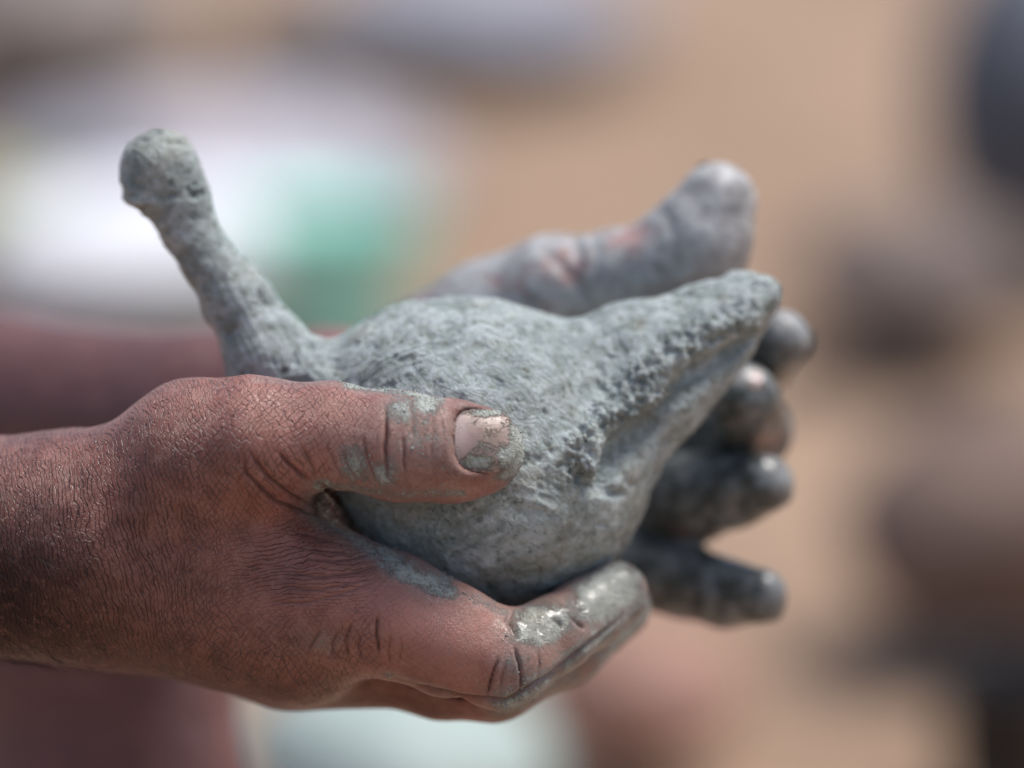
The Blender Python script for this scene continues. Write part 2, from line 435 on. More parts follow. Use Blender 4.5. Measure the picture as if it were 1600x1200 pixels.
V, Q = mesh_sdf(sdf_bird, (-98, -4, -60), (70, 92, 66), 0.42)
V = smooth(V, Q, 2); N = vnormals(V, Q)
x, z = to_px(V)
front = sstep(0.35, -0.1, N[:, 1])
# torn clay: the proud lips and the faces under them
disp = np.zeros(len(V), f32)
jit = (fbm(V, 5.0, 3, 5.0) - 0.5) * 40
rough = np.zeros(len(V), f32)
for L in (LIP1, LIP2):
    rd = poly_dist(x + 6, z - 8, [(a, b) for a, b, _ in L])[0]
    rough = np.maximum(rough, front * sstep(46, 12, rd + jit) * sstep(1210, 1150, x))
al = np.stack([(x * 0.82 - z * 0.57) * S / 2.4, V[:, 1] / 2.4, (x * 0.57 + z * 0.82) * S / 4.5], 1).astype(f32)
disp += rough * (fbm(al, 1.0, 4, 3.0) - 0.5) * 3.6
disp += (fbm(V, 22, 3) - 0.5) * 3.0 + (fbm(V, 7, 2, 3.0) - 0.5) * 1.2
ang = fbm(V, 40, 2, 17.0) * 5.0                     # strokes left by smoothing fingers
st = np.stack([(V[:, 0] * np.cos(ang) + V[:, 2] * np.sin(ang)) / 13.0, V[:, 1] / 5.0, (-V[:, 0] * np.sin(ang) + V[:, 2] * np.cos(ang)) / 3.0], 1).astype(f32)
disp += (fbm(st, 1.0, 3, 8.0) - 0.5) * (1.05 - 0.3 * sstep(540, 460, x))
n2 = fbm(V, 3.0, 3, 9.0)
disp -= np.clip(n2 - 0.56, 0, 0.16) * (3.0 + 4.0 * sstep(560, 480, x)) * (0.2 + sstep(0.4, 0.6, fbm(V, 12, 2, 44.0)))
disp -= np.clip(fbm(V, 1.9, 2, 29.0) - 0.52, 0, 0.25) * 4.0 * rough
disp += (fbm(V, 2.0, 3, 21.0) - 0.5) * (0.22 + 0.9 * rough)
crumb = np.abs(fbm(V, 1.7, 2, 51.0) - 0.5)
disp += (0.12 - crumb) * 2.4 * rough
headm = sstep(120, 40, np.hypot(x - 250, z - 270))
disp += headm * ((fbm(V, 9.0, 3, 61.0) - 0.5) * 2.0 - 1.2 * np.clip(fbm(V, 2.6, 3, 66.0) - 0.5, 0, 1) * 5 * sstep(250, 300, z))
# scraped marks under the head and along the neck
disp += 1.3 * (0.4 + fbm(V, 2.0, 2, 71.0)) * np.exp(-(((z - 322) - (x - 250) * 0.25) / 7.0) ** 2) * sstep(270, 225, x) * sstep(335, 300, z)
V = V + N * disp[:, None]
x, z = to_px(V)
reg = np.zeros(len(V), int)                          # 0 body, 1 neck, 2 head, 3 tail
along = (x - 250) * 0.55 + (z - 268) * 0.835
reg[(x < 520) & (along < 330) & (z < 640)] = 1
reg[(x < 400) & (along < 62) & (z < 360)] = 2
reg[((x - 940) * 0.82 - (z - 620) * 0.57) > 40] = 3
bird_base = to_world(np.array([P(780, 935, 44)]))[0]
bird = thing('clay_bird', bird_base, 'grey clay bird with long neck and raised tail held between both hands', 'clay bird')
Vw = to_world(V); fr = np.stack([reg[Q[:, k]] for k in range(4)], 1).max(1)
for k, nm in enumerate(('body', 'neck', 'head', 'tail')):
    q = Q[fr == k]; u, inv = np.unique(q, return_inverse=True)
    link_mesh(nm, Vw[u], inv.reshape(-1, 4), CLAY, bird, {'rest': V[u], 'rough': rough[u]}, bird_base, quads=True)
# fibres worked into the clay
tb = NT('straw_fibre'); straw_m = tb.out((0.33, 0.33, 0.25), 0.7)
def tubes(paths, name, mat, parent, origin):
    vv, ff = [], []
    for pts, r0 in paths:
        n = len(pts); b = len(vv)
        for i, c in enumerate(pts):
            tdir = pts[min(i + 1, n - 1)] - pts[max(i - 1, 0)]; tdir = tdir / (np.linalg.norm(tdir) + 1e-9)
            u = np.cross(tdir, (0.3, 1, 0.2)); u /= np.linalg.norm(u) + 1e-9; w = np.cross(tdir, u)
            r = r0 * (1 - 0.75 * i / (n - 1))
            for a in range(3): vv.append(c + r * (math.cos(a * 2.094) * u + math.sin(a * 2.094) * w))
        for i in range(n - 1):
            for a in range(3): ff.append((b + i * 3 + a, b + i * 3 + (a + 1) % 3, b + i * 3 + 3 + (a + 1) % 3, b + i * 3 + 3 + a))
        ff.append((b, b + 2, b + 1)); e = b + 3 * (n - 1); ff.append((e, e + 1, e + 2))
    o = link_mesh(name, to_world(np.array(vv)), ff, mat, parent, {'rest': np.array(vv)}, origin)
    o['kind'] = 'stuff'; return o
BV, BN, Brough = V, vnormals(V, Q), rough
cand = np.where((N[:, 1] < 0.1))[0]; paths = []
for i in rng.choice(cand, 230):
    d = rng.normal(size=3); d -= N[i] * (d @ N[i]); d /= np.linalg.norm(d) + 1e-9
    L = rng.uniform(1.2, 4.5); c = V[i].astype(float)
    b = rng.normal(size=3) * 0.25
    paths.append(([c + d * L * (s - 0.5) + N[i] * (0.12 + 0.5 * s * s * rng.uniform(0, 1)) + b * s * s * L * 0.5 for s in np.linspace(0, 1, 4)], rng.uniform(0.07, 0.16)))
tubes(paths, 'straw_fibre', straw_m, bird, bird_base)

# ------------------------------------------------------------------ nails
def nail_frame(c, along, n):
    n = np.array(n, float); n /= np.linalg.norm(n); a = np.array(along, float); a -= n * (a @ n); a /= np.linalg.norm(a)
    return np.array(c, float), a, np.cross(n, a), n
def nail_h(a, b, L, W, ca, cb): return -cb * b * b - ca * np.maximum(a + 0.2, 0) ** 2
def build_nail(fr, L, W, ca, cb, parent, origin, lump=0.0, mudfn=None, thick=0.45):
    c, A, B, n = fr
    nr, na = 14, 48
    top = []; ab = []
    for i in range(nr + 1):
        r = i / nr
        for j in range(na):
            th = 2 * math.pi * j / na; e = 2 / 3.2
            a = r * math.copysign(abs(math.cos(th)) ** e, math.cos(th)); b = r * math.copysign(abs(math.sin(th)) ** e, math.sin(th))
            ab.append((a, b))
    ab = np.array(ab)
    pos = c + ab[:, :1] * L * A + ab[:, 1:] * W * B + nail_h(ab[:, 0], ab[:, 1], L, W, ca, cb)[:, None] * n
    x, z = to_px(pos)
    mud = mudfn(x, z, ab) if mudfn else np.full(len(ab), 0.55)
    up = pos + n * (lump * np.clip(mud, 0, 1) * (fbm(pos.astype(f32), 2.2, 3) - 0.25))[:, None]
    dn = pos - n * thick
    V = np.concatenate([up, dn]); M = len(ab); F = []
    for i in range(nr):
        for j in range(na):
            k = (j + 1) % na
            F.append((i * na + j, (i + 1) * na + j, (i + 1) * na + k, i * na + k))
            F.append((M + i * na + j, M + i * na + k, M + (i + 1) * na + k, M + (i + 1) * na + j))
    for j in range(na):
        k = (j + 1) % na; b0 = nr * na
        F.append((b0 + j, M + b0 + j, M + b0 + k, b0 + k))
    lun = np.exp(-(((ab[:, 0] + 0.95) / 0.5) ** 2 + (ab[:, 1] / 0.8) ** 2)) * 0.8
    return link_mesh('nail', to_world(V), F, NAIL, parent, {'rest': V, 'mud': np.tile(mud, 2), 'lunula': np.tile(lun, 2)}, origin)

# ------------------------------------------------------------------ near hand
F_TH = [(150, 802, 16, 106), (308, 717, 9, 122), (400, 693, 2, 102), (512, 681, 0, 79), (625, 697, -2, 83), (705, 704, -1, 75), (752, 706, 1, 66)]
F_IN = [(440, 930, 16, 118), (520, 940, 12, 106), (610, 962, 10, 96), (700, 1000, 9, 85), (785, 1030, 9, 74), (868, 990, 17, 57), (915, 960, 27, 55), (960, 929, 34, 54)]
F_MI = [(440, 990, 42, 100), (560, 1010, 38, 90), (690, 1042, 33, 78), (772, 1053, 32, 72), (880, 1012, 44, 58), (962, 948, 56, 54)]
F_RI = [(440, 985, 62, 95), (690, 1030, 56, 75), (770, 1035, 56, 68), (860, 1005, 66, 56), (935, 950, 78, 50)]
F_PI = [(430, 970, 82, 80), (640, 1000, 78, 62), (710, 1005, 78, 58), (790, 985, 86, 50), (850, 950, 94, 44)]
def sdf_near(p):
    arm = chain(p, [(-1100, 900, 60, 215), (-420, 885, 34, 190), (-60, 856, 25, 161), (110, 851, 22, 156), (190, 856, 26, 143)], 8, 1.12)
    palm = chain(p, [(130, 858, 23, 140), (455, 945, 16, 115)], 4)
    palm = smin(palm, chain(p, [(130, 860, 38, 130), (455, 1000, 42, 100)], 4), 10)
    palm = smin(palm, chain(p, [(120, 860, 50, 120), (450, 985, 78, 88)], 4), 12)
    palm = smin(palm, chain(p, [(200, 905, 22, 108), (470, 985, 22, 106)], 4), 12)
    body = smin(arm, palm, 12)
    # muscle between thumb and index
    body = smin(body, ell(p, P(350, 815, 11), (R(135, 12), 14, R(112, 12)), 25), 10)
    th = chain(p, F_TH, 4)
    # web fold
    web = chain(p, [(455, 725, 16, 50), (492, 812, 24, 42), (560, 905, 22, 50)], 6)
    d = smin(smin(body, th, 9), web, 6)
    for f, k in ((F_IN, 8), (F_MI, 8), (F_RI, 8), (F_PI, 8)):
        d = smin(d, smin(body, chain(p, f, 3.5), k), 1.6)
    return d
H_NEAR = 0.42
V, Q = mesh_sdf(sdf_near, (-270, -16, -86), (36, 112, 8), H_NEAR)
V = smooth(V, Q, 2); N = vnormals(V, Q)
x, z = to_px(V)
front = sstep(0.45, 0.0, N[:, 1])
frontest = front * sstep(46, 34, V[:, 1])
# thumb nail seat
THN = nail_frame(P(757, 704, 0) + np.array([0, -9.55, 3.1]), (1, 0.10, -0.05), (0.04, -0.955, 0.30))
nL, nW, nCa, nCb = 6.9, 7.5, 1.5, 2.4
rel = V - THN[0]; a = rel @ THN[1] / nL; b = rel @ THN[2] / nW; hh = rel @ THN[3]
rad = (np.abs(a) ** 3.2 + np.abs(b) ** 3.2) ** (1 / 3.2)
okn = (hh > -6) & (N @ THN[3] > 0.05) & (V[:, 1] < 6)
tgt = nail_h(np.clip(a, -1.3, 1.2), np.clip(b, -1.2, 1.2), nL, nW, nCa, nCb)
fold = 0.5 * np.exp(-((rad - 1.16) / 0.09) ** 2) * sstep(0.95, 0.5, a)
bed = np.where(rad < 1.04, tgt - 0.35, tgt * 0.6 + hh * 0.4 + 0.1)
wgt = sstep(1.35, 1.02, rad) * okn
newh = hh * (1 - wgt) + bed * wgt + fold * okn
V = V + (newh - hh)[:, None] * THN[3]
N = vnormals(V, Q)
# creases (polyline, half width px, depth mm, strength in colour)
CRS = [
 ([(600, 628), (603, 660), (601, 700), (606, 745), (617, 760)], 3.0, .75, 1), ([(641, 622), (644, 655), (645, 690)], 3.5, .55, .6), ([(630, 678), (631, 715), (634, 742)], 2.6, .5, .9),
 ([(674, 640), (676, 680), (672, 720)], 2.4, .3, .5), ([(688, 648), (694, 690), (690, 722)], 2.2, .25, .4), ([(566, 680), (574, 715), (588, 752), (596, 764)], 2.6, .55, .8),
 ([(535, 700), (545, 730), (560, 752)], 2.6, .5, .8), ([(512, 700), (528, 735), (540, 757)], 2.4, .4, .7), ([(470, 695), (490, 735), (494, 752)], 2.8, .5, .8),
 ([(430, 700), (462, 735), (488, 757)], 3.2, .7, .9), ([(385, 700), (420, 745), (455, 775), (492, 790)], 3.2, .7, .9), ([(378, 690), (384, 740), (430, 785), (480, 800), (520, 812)], 4.0, .9, .9),
 ([(490, 752), (515, 768), (540, 795)], 4.5, 1.0, .8),
 ([(780, 1025), (768, 1058), (760, 1092)], 2.5, .8, 1), ([(802, 1005), (811, 1035), (815, 1062), (812, 1092)], 2.5, .9, 1), ([(792, 1030), (784, 1060), (780, 1090)], 2.2, .4, .6),
 ([(840, 1015), (843, 1040), (838, 1062)], 2.5, .35, .5), ([(862, 965), (875, 975), (878, 985)], 3.5, .8, .7), ([(893, 962), (905, 975), (915, 985)], 3.5, .8, .7),
 ([(836, 955), (840, 975), (846, 995)], 3.5, .6, .2), ([(800, 950), (795, 968), (804, 985), (812, 1000)], 4.5, 1.2, .6), ([(895, 925), (905, 945), (920, 960)], 4.5, .9, .5),
 ([(598, 1050), (650, 1072), (720, 1091), (790, 1096), (860, 1056), (930, 1000), (990, 950)], 4.0, 1.4, .85),
 ([(530, 985), (520, 1005), (518, 1030)], 3, .5, .8), ([(552, 968), (540, 1000), (545, 1035)], 3, .55, .9), ([(590, 955), (588, 990), (592, 1030)], 3, .7, 1), ([(612, 985), (606, 1015), (612, 1042)], 2.4, .4, .7),
 ([(625, 990), (628, 1015), (622, 1040)], 2.2, .3, .6), ([(505, 980), (492, 1000), (480, 1020)], 2.6, .4, .8), ([(565, 985), (560, 1010), (566, 1035)], 2.4, .4, .8),
 ([(470, 870), (520, 878), (570, 868), (590, 860)], 2.6, .35, .6), ([(440, 893), (500, 902), (560, 893), (600, 880)], 2.6, .4, .6), ([(430, 915), (500, 922), (570, 905)], 2.6, .35, .6), ([(440, 850), (500, 860), (560, 866)], 2.4, .3, .5),
 ([(410, 940), (480, 942), (550, 922), (590, 905)], 2.6, .35, .6), ([(455, 830), (510, 842), (560, 856)], 2.4, .3, .5),
]
disp = np.zeros(len(V), f32); crease = np.zeros(len(V), f32)
x, z = to_px(V)
wob = (fbm(V, 3.0, 3, 2.0) - 0.5) * 10
for pts, w, dep, cs in CRS:
    bx = [q[0] for q in pts]; bz = [q[1] for q in pts]
    m = np.where((x > min(bx) - 20) & (x < max(bx) + 20) & (z > min(bz) - 20) & (z < max(bz) + 20) & (frontest > 0.02))[0]
    d, _, t = poly_dist(x[m] + wob[m] * 0.35, z[m] - wob[m] * 0.35, pts)
    tap = sstep(-0.02, 0.25, t) * sstep(1.02, 0.75, t)
    e = np.exp(-(d / w) ** 2) * tap * frontest[m]
    disp[m] -= dep * e - 0.07 * dep * np.exp(-((d - 2.6 * w) / (1.6 * w)) ** 2) * tap * frontest[m]
    crease[m] = np.maximum(crease[m], cs * np.exp(-(d / (w * 0.75)) ** 2) * tap * frontest[m])
disp *= (rad > 1.02) | (~okn)
crease *= (rad > 1.08) | (~okn)
disp += (fbm(V, 14, 3, 4.0) - 0.5) * 1.0
# clay smears
def B_(cx, cz, rx, rz, rot=0, s=1.0): return s * blob(x, z, cx, cz, rx, rz, rot)
def L_(pts, w, s=1.0): return s * np.exp(-(poly_dist(x, z, pts)[0] / w) ** 2)
mud = np.full(len(V), 0.02, f32)
for q in (B_(630, 642, 38, 34, 0, .85), B_(668, 634, 34, 26, 20, .9), B_(552, 722, 32, 40, 0, .88), B_(600, 738, 34, 30, 0, .82), L_([(500, 757), (560, 764), (640, 772), (720, 768)], 13, .62),
          B_(505, 760, 26, 14, 0, .9), L_([(492, 772), (540, 800), (585, 850)], 22, .5), L_([(490, 800), (540, 830), (600, 875)], 22, .7), L_([(540, 603), (620, 610), (690, 626)], 9, .8), L_([(400, 590), (540, 602)], 7, .4),
          B_(808, 700, 24, 62, 10, 1.1), B_(790, 740, 30, 12, -20, .8), L_([(700, 632), (780, 645)], 7, .45), B_(700, 728, 18, 14, 0, .55), B_(690, 760, 60, 14, 0, .42),
          L_([(600, 868), (640, 895), (690, 915)], 26, .85), B_(705, 925, 26, 16, 25, .8), L_([(730, 930), (790, 955)], 14, .55), B_(640, 900, 40, 18, 30, .7), B_(845, 975, 58, 40, -15, 1.2), B_(950, 925, 75, 52, -35, 1.15),
          B_(810, 1035, 34, 36, 0, .7), B_(505, 1003, 42, 26, 0, .42), L_([(600, 1052), (660, 1072), (700, 1084)], 9, .45), L_([(790, 1100), (880, 1050), (960, 975), (1010, 940)], 38, .72), B_(870, 1030, 60, 30, -30, .45),
          B_(665, 685, 60, 65, 0, .56), B_(660, 700, 140, 80, 0, .42), B_(575, 740, 60, 26, 0, .6), B_(720, 960, 60, 40, 20, .2)):
    mud = np.maximum(mud, q * np.where(front > 0.3, 1, 0.6))
inner = sstep(18, 30, V[:, 1]) * sstep(0.1, 0.5, N[:, 2] + 0.25 * N[:, 1])
mud = np.maximum(mud, 0.55 * inner * sstep(420, 520, x))
webm = np.clip(B_(525, 805, 55, 55) * 1.6, 0, 1) * sstep(8, 12, V[:, 1])  # web hollow: its shade is painted in through the mud and dark masks
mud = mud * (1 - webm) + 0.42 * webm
mud = np.maximum(mud, 0.8 * sstep(30, 45, V[:, 1]) * sstep(780, 830, x))
wet = np.maximum(np.maximum(B_(848, 975, 48, 36, -10, 1.1), L_([(895, 968), (945, 935), (985, 905)], 26, 1.1)), 0.35 * sstep(800, 860, x)) * front
pink = np.clip(np.maximum.reduce([B_(520, 680, 150, 70, 0, .6), B_(690, 975, 120, 70, 20, .85), B_(600, 930, 80, 60, 0, .55), B_(740, 770, 90, 30, 0, .3), B_(880, 1035, 70, 40, -30, .6), B_(360, 640, 140, 60, 0, .35)]), 0, 1)
dark = np.clip(B_(-20, 920, 250, 150, -15, .95) + B_(300, 1065, 320, 80, 10, .65) + B_(640, 1110, 160, 30, 8, .4) + webm, 0, 1)  # darker wrist skin, plus shade painted on wrist, underside and web
fing = sstep(560, 640, x)
la = np.clip(sstep(470, 230, x) * 1.0, 0, 1)
lb = np.clip(blob(x, z, 470, 885, 150, 85, 5) * 1.1, 0, 1)
lc = np.clip(sstep(120, 330, x) * (1 - fing * 0.6) * (1 - 0.7 * lb) * (1 - 0.45 * mud) * 0.85, 0, 1)
lb *= (1 - 0.6 * fing)
disp += np.clip(mud - 0.45, 0, 0.6) * (0.25 + 0.7 * (fbm(V, 2.0, 3, 8.0) - 0.35)) * (~(okn & (rad < 1.1)))
disp += wet * (fbm(V, 3.2, 3, 31.0) - 0.5) * 1.5 * B_(848, 975, 50, 40)
rest = V.copy()
V = V + vnormals(V, Q) * disp[:, None]
hand_base = to_world(np.array([P(450, 1090, 30)]))[0]
near_hand = thing('hand', hand_base, 'nearer brown hand in sharp focus, thumb with clay-caked nail across the bird', 'hand', 'hands holding the clay bird')
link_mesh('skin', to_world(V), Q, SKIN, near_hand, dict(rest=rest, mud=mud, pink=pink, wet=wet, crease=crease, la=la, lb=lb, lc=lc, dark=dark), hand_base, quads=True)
def tm(x, z, ab):
    m = np.maximum.reduce([blob(x, z, 796, 716, 24, 28), 0.95 * blob(x, z, 745, 722, 34, 14), 0.85 * blob(x, z, 765, 645, 40, 9), 0.9 * blob(x, z, 808, 680, 16, 40), .6 * blob(x, z, 760, 700, 20, 14)])
    return np.maximum(m, 0.33 - 0.2 * blob(x, z, 732, 685, 14, 25))
build_nail(THN, nL, nW, nCa, nCb, near_hand, hand_base, 1.0, tm)
TI = P(960, 929, 34)
build_nail(nail_frame(TI + np.array([4.2, 3.0, -5.6]), (0.75, 0.28, 0.55), (0.62, 0.3, -0.72)), 5.2, 4.8, .9, 1.7, near_hand, hand_base)
for (q, r_) in ((F_MI[-1], 5.8), (F_RI[-1], 5.2), (F_PI[-1], 4.6)):
    build_nail(nail_frame(P(*q[:3]) + r_ * 1.22 * np.array([.62, .3, -.72]), (0.72, 0.4, 0.55), (0.62, 0.3, -0.72)), r_ * .85, r_ * .8, .8, 1.5, near_hand, hand_base)
# dried clay crumbs
def crumbs(idx, V, N, parent, origin, lo, hi, mat=None):
    ico = np.array([(1, 0, 0), (-1, 0, 0), (0, 1, 0), (0, -1, 0), (0, 0, 1), (0, 0, -1)], float)
    fc = [(0, 2, 4), (2, 1, 4), (1, 3, 4), (3, 0, 4), (2, 0, 5), (1, 2, 5), (3, 1, 5), (0, 3, 5)]
    vv, ff = [], []
    for i in idx:
        b = len(vv); r = lo * (hi / lo) ** rng.random()
        for q in ico * rng.uniform(0.5, 1.25, (6, 1)): vv.append(V[i] + N[i] * r * 0.25 + q * r)
        ff += [tuple(b + k for k in t) for t in fc]
    o = link_mesh('clay_crumbs', to_world(np.array(vv)), ff, mat or CLAY, parent, {'rest': np.array(vv), 'rough': np.zeros(len(vv))}, origin); o['kind'] = 'stuff'
N = vnormals(V, Q)
w = np.clip(mud - 0.3, 0, 1) * (front > 0.1) * (V[:, 1] < 22) * (x > 470) * (~(okn & (rad < 1.05))) * (wet < 0.3); w /= w.sum()
crumbs(rng.choice(len(V), 420, p=w), V, N, near_hand, hand_base, 0.10, 0.42)
wr = np.clip(Brough - 0.25, 0, 1) ** 1.5; wr /= wr.sum()
t_ = NT('torn_clay'); torn = t_.out(t_.mix(t_.step(0.4, 0.6, t_.noise(t_.attr('rest', True), 0.3, 3)), (0.40, 0.42, 0.38), (0.68, 0.72, 0.70)), 0.8)
crumbs(rng.choice(len(BV), 90, p=wr), BV, BN, bird, bird_base, 0.2, 0.5, torn)
# arm hair
hair_m = NT('dark_hair').out((0.012, 0.009, 0.008), 0.5)
w = (front > 0.0) * (V[:, 1] < 40) * np.clip(sstep(190, 20, x) * (0.25 + sstep(700, 900, z)), 0, 2) * (x > -30); w = w / w.sum(); paths = []
for i in rng.choice(len(V), 330, p=w):
    d = np.array([0.55, -0.1, -0.85]) + rng.normal(size=3) * 0.35; d -= N[i] * (d @ N[i]) * 0.9; d /= np.linalg.norm(d)
    L = rng.uniform(3, 9); c = V[i].astype(float); bend = rng.normal(size=3) * 0.25
    paths.append(([c + d * L * s + N[i] * (0.9 * math.sin(s * 2.6) - 0.1) * L * 0.14 + bend * s * s * L * 0.5 for s in np.linspace(0, 1, 6)], rng.uniform(0.035, 0.06)))
tubes(paths, 'arm_hair', hair_m, near_hand, hand_base)

# ------------------------------------------------------------------ far hand
G_TH = [(640, 600, 108, 120), (770, 505, 98, 98), (865, 455, 90, 84), (960, 436, 84, 72), (1035, 418, 80, 74), (1092, 376, 78, 81), (1121, 315, 76, 61)]
G_IN = [(880, 600, 116, 75), (1090, 575, 116, 62), (1185, 560, 104, 54), (1222, 531, 80, 47)]
G_MI = [(890, 690, 116, 75), (1100, 690, 108, 62), (1178, 672, 94, 58), (1164, 622, 72, 55)]
G_RI = [(880, 780, 112, 75), (1060, 785, 98, 66), (1085, 778, 92, 68), (1145, 768, 82, 56), (1194, 755, 74, 47)]
G_PI = [(870, 850, 106, 70), (1030, 895, 94, 56), (1070, 908, 90, 57), (1130, 926, 84, 53), (1187, 930, 78, 44)]
def sdf_far(p):
    palm = ell(p, P(800, 720, 118), (R(235, 118), 20, R(230, 118)), 10)
    arm = chain(p, [(760, 700, 122, 165), (520, 680, 140, 150), (330, 668, 162, 138), (0, 655, 215, 152), (-420, 640, 300, 190)], 8)
    body = smin(palm, arm, 14)
    d = smin(body, chain(p, G_TH, 4), 10)
    for f in (G_IN, G_MI, G_RI, G_PI): d = smin(d, smin(body, chain(p, f, 3), 7), 1.5)
    return d
V, Q = mesh_sdf(sdf_far, (-225, 50, -66), (84, 345, 66), 0.85)
V = smooth(V, Q, 2); N = vnormals(V, Q); x, z = to_px(V)
disp = (fbm(V, 14, 2) - 0.5) * 1.0 + (fbm(V, 3, 3, 6.0) - 0.5) * 0.4
crf = np.zeros(len(V), f32)
for pts in ([(1040, 335), (1055, 370), (1062, 420)], [(925, 355), (935, 400), (930, 450)], [(900, 365), (905, 410), (900, 450)], [(1115, 890), (1125, 930), (1118, 970)], [(1112, 720), (1118, 770), (1110, 820)], [(860, 400), (900, 440), (930, 480)], [(1078, 880), (1088, 910), (1080, 955)], [(1150, 730), (1160, 765), (1150, 800)], [(1110, 640), (1150, 668), (1205, 660)], [(1040, 730), (1050, 780), (1045, 840)]):
    e = np.exp(-(poly_dist(x, z, pts)[0] / 9) ** 2) * sstep(0.3, -0.1, N[:, 1]); disp -= 0.7 * e; crf = np.maximum(crf, 0.3 * e)
rest = V.copy(); V = V + N * disp[:, None]
mud = sstep(560, 760, x) * 0.95
pinkp = np.maximum.reduce([B_(885, 415, 45, 45, 0, .8), B_(985, 375, 55, 32, 0, .8), B_(1185, 595, 26, 24, 0, .55), B_(1060, 830, 60, 20, 0, .5), B_(1235, 935, 12, 16, 0, .9), B_(800, 440, 60, 30, 0, .7), B_(870, 480, 40, 25, 0, .6), B_(1200, 690, 40, 30, 0, .7)])
mud = np.clip(mud - 0.75 * pinkp + 0.25 * (fbm(V, 9, 3, 15.0) - 0.5), 0, 1)
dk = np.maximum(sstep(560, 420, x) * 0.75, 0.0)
far_base = to_world(np.array([P(800, 960, 118)]))[0]
far_hand = thing('hand', far_base, 'farther clay-coated hand with upraised thumb, fingers curled behind the tail of the bird', 'hand', 'hands holding the clay bird')
z0 = np.zeros(len(V), f32)
link_mesh('skin', to_world(V), Q, SKIN_FAR, far_hand, dict(rest=rest, mud=mud, pink=np.clip(pinkp * 1.1 + 0.1, 0, 1), wetshade=np.clip(0.9 * sstep(640, 760, x) * sstep(470, 560, z) * (1 - 0.75 * (B_(1245, 530, 30, 45) + B_(1225, 745, 30, 40) + B_(1215, 915, 30, 30) + B_(1160, 585, 40, 20))) + 0.35 * sstep(400, 470, z) * sstep(900, 1000, x), 0, 1), wet=0.8 * sstep(1000, 1150, x) * sstep(470, 520, z), crease=crf, dark=dk), far_base, quads=True)  # finger shade painted into the clay colour, left lighter at the lit tips
build_nail(nail_frame(P(1119, 313, 76) + np.array([-5.2, 5.2, 4.6]), (0.42, -.02, 0.9), (-0.62, 0.62, 0.42)), 6.2, 6.0, 1.2, 2.0, far_hand, far_base)
for q, nn, al in ((G_IN[-1], (.75, .55, -.35), (.25, -.75, .6)), (G_MI[-1], (.75, .4, -.1), (-.2, -.7, .65)), (G_RI[-1], (.5, .75, -.4), (.8, -.4, .2)), (G_PI[-1], (.3, .8, -.5), (.9, -.25, -.1))):
    nn = np.array(nn) / np.linalg.norm(nn)
    build_nail(nail_frame(P(*q[:3]) + nn * R(q[3], q[2]) * 0.98, al, nn), 5.2, 4.8, .9, 1.5, far_hand, far_base)

# ------------------------------------------------------------------ knee and shin of the potter, behind the wrist
def sdf_leg(p):
    d = chain(p, [(60, 900, 260, 190), (150, 1000, 215, 215), (175, 1250, 205, 195)], 14)
    return smin(d, chain(p, [(175, 1250, 205, 195), (190, 1900, 190, 165), (200, 3100, 200, 120), (205, 3600, 200, 105)], 14), 14)
V, Q = mesh_sdf(sdf_leg, (-215, 120, -560), (0, 340, 20), 3.0)
V = smooth(V, Q, 2); N = vnormals(V, Q); V2 = V + N * ((fbm(V, 30, 3) - 0.5) * 4)[:, None]
z0 = np.zeros(len(V), f32)
leg = link_mesh('leg', to_world(V2), Q, SKIN_FAR, None, dict(rest=V, mud=z0, pink=z0, wet=z0, wetshade=z0, crease=z0, dark=z0 + 0.6), to_world(np.array([[-95.0, 200, -470]]))[0], quads=True)
tag(leg, 'blurred bare brown leg behind and below the nearer wrist', 'leg')

# ------------------------------------------------------------------ blurred things on the ground behind
def lump(name, px, py, wpx, hpx, dep, mat, label, cat, seed, rough_=0.25, square=2.0):
    c, k = G(px, py); dep *= k / 2.3; w = wpx * S * k / 1000 / 2; h = hpx * S * k / 1000 / 0.92
    nu, nv = 40, 22; vv = []; ff = []
    for j in range(nv + 1):
        ph = math.pi * j / nv - math.pi / 2
        for i in range(nu):
            th = 2 * math.pi * i / nu
            cc = lambda q: math.copysign(abs(q) ** (2 / square), q)
            vv.append((w * cc(math.cos(ph)) * cc(math.cos(th)), dep / 2 * cc(math.cos(ph)) * cc(math.sin(th)), h * (0.5 + 0.5 * cc(math.sin(ph)))))
    for j in range(nv):
        for i in range(nu):
            a, b = j * nu + i, j * nu + (i + 1) % nu
            ff.append((a, b, b + nu, a + nu))
    vv = np.array(vv); n = fbm((vv + seed).astype(f32), max(w, h) * 0.8, 4) - 0.5
    cen = np.array([0, 0, h * 0.45]); vv = cen + (vv - cen) * (1 + rough_ * 2 * n)[:, None]; vv[:, 2] = np.maximum(vv[:, 2], -0.01)
    o = link_mesh(name, vv + np.array([c[0], c[1], 0]), ff, mat, None, None, (c[0], c[1], 0))
    return tag(o, label, cat)
def lathe(name, px, py, wpx, prof, mat, label, cat):
    c, k = G(px, py); w = wpx * S * k / 1000 / 2; nu = 48; vv = []; ff = []
    for r, h in prof:
        for i in range(nu): vv.append((w * r * math.cos(2 * math.pi * i / nu), w * r * math.sin(2 * math.pi * i / nu), w * h))
    for j in range(len(prof) - 1):
        for i in range(nu):
            a, b = j * nu + i, j * nu + (i + 1) % nu; ff.append((a, b, b + nu, a + nu))
    o = link_mesh(name, np.array(vv) + np.array([c[0], c[1], 0]), ff, mat, None, None, (c[0], c[1], 0))
    return tag(o, label, cat)
BOWL = [(0.0, 0.0), (0.6, 0.0), (0.66, 0.03), (0.9, 0.55), (1.0, 0.8), (1.04, 0.81), (1.04, 0.84), (0.98, 0.84), (0.86, 0.56), (0.6, 0.07), (0.0, 0.06)]
white = mat_plain('white_cloth', (0.76, 0.77, 0.80), (0.84, 0.85, 0.88), 20)
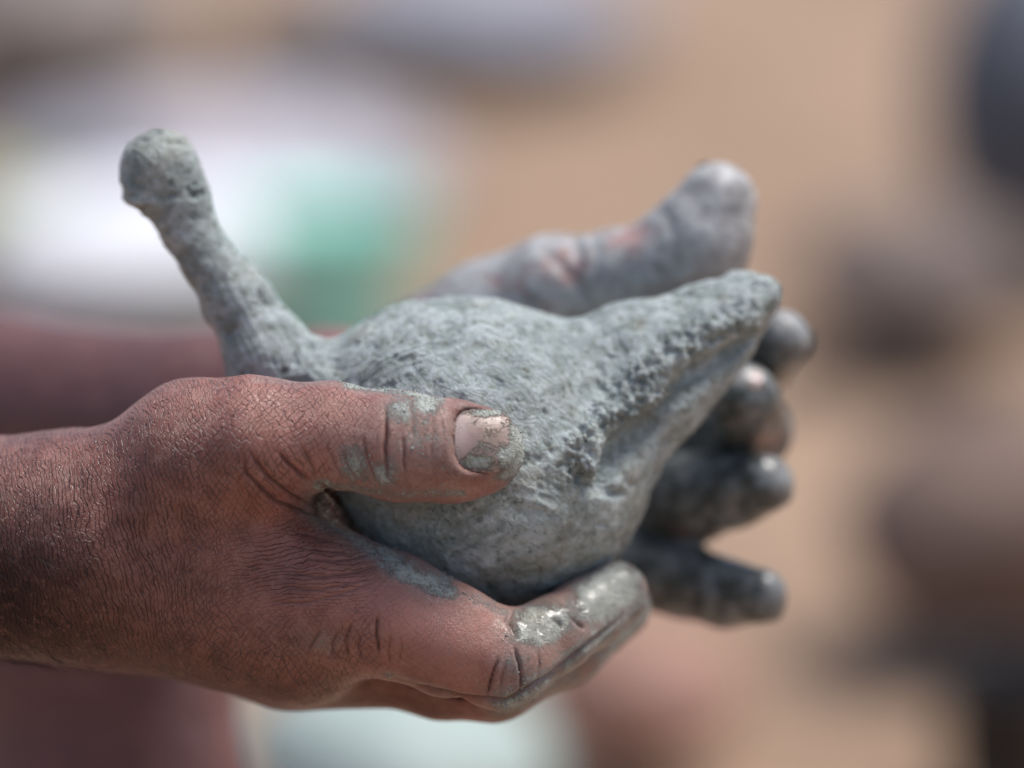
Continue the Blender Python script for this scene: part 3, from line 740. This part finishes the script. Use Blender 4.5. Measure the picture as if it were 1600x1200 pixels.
lump('cloth_bundle', 260, 510, 600, 210, 0.16, white, 'blurred white cloth bundle on the ground behind the neck of the bird', 'cloth bundle', 1.0)
lathe('plastic_pail', 530, 590, 270, [(r, h * 2.4) for r, h in BOWL], mat_plain('teal_plastic', (0.38, 0.86, 0.72), (0.42, 0.88, 0.75), 10, 0.4, 0.0), 'blurred mint green plastic pail between the bird neck and the far thumb', 'pail')
lump('cloth_sheet', 620, 1330, 470, 260, 0.2, mat_plain('pale_cloth', (0.34, 0.42, 0.39), (0.42, 0.49, 0.46), 20), 'blurred pale green cloth on the ground under the nearer hand', 'cloth', 2.0)
lump('grey_sack', 760, 70, 520, 130, 0.3, mat_plain('grey_sacking', (0.25, 0.25, 0.29), (0.31, 0.31, 0.35), 15), 'blurred grey sack on the ground at the top edge of the picture', 'sack', 3.0)
lump('dark_stone', 470, 150, 220, 150, 0.1, mat_plain('dark_stone', (0.12, 0.105, 0.10), (0.17, 0.15, 0.145), 20), 'small blurred dark stone on the ground above the bird neck', 'stone', 4.0)
lump('slate_bundle', 1620, 420, 360, 500, 0.2, mat_plain('slate_cloth', (0.09, 0.10, 0.12), (0.14, 0.15, 0.18), 20), 'blurred dark blue-grey bundle at the right edge beyond the thumb', 'bundle', 5.0)
lump('clay_heap', 1430, 540, 360, 200, 0.14, mat_plain('dark_clay', (0.14, 0.105, 0.09), (0.2, 0.155, 0.135), 20), 'blurred dark brown clay heap right of the curled fingers', 'clay heap', 6.0)
lump('brown_heap', 1560, 980, 520, 330, 0.16, mat_plain('brown_clay', (0.15, 0.1, 0.078), (0.21, 0.14, 0.11), 20), 'blurred wide brown mound low at the right beside the black bucket', 'mound', 7.0)
lathe('bucket', 1580, 1230, 240, [(0, 0), (0.8, 0), (0.84, 0.03), (1.0, 1.6), (1.05, 1.62), (1.05, 1.68), (0.97, 1.68), (0.94, 1.6), (0.78, 0.08), (0, 0.06)], mat_plain('black_plastic', (0.015, 0.015, 0.018), (0.025, 0.025, 0.03), 10, 0.5, 0.0), 'blurred black bucket in the lower right corner', 'bucket')
lump('red_clay_lump', 980, 1180, 330, 190, 0.12, mat_plain('red_clay', (0.30, 0.165, 0.125), (0.38, 0.21, 0.16), 20), 'blurred reddish clay lump on the ground below the index fingertip', 'clay lump', 8.0)
lump('grey_heap', 110, 130, 420, 210, 0.25, mat_plain('grey_earth', (0.21, 0.175, 0.155), (0.27, 0.23, 0.205), 20), 'blurred grey-brown earth heap in the upper left corner', 'earth heap', 9.0)
lump('leaf_tuft', 10, 450, 200, 170, 0.1, mat_plain('olive_leaves', (0.30, 0.33, 0.16), (0.38, 0.41, 0.22), 20), 'blurred yellow-green tuft at the left edge beside the white cloth bundle', 'plant', 10.0)
lump('lilac_bundle', 400, 420, 700, 260, 0.2, mat_plain('lilac_cloth', (0.40, 0.38, 0.42), (0.50, 0.48, 0.52), 20), 'blurred pale lilac-grey bundle behind the white cloth bundle', 'bundle', 11.0, 0.5)
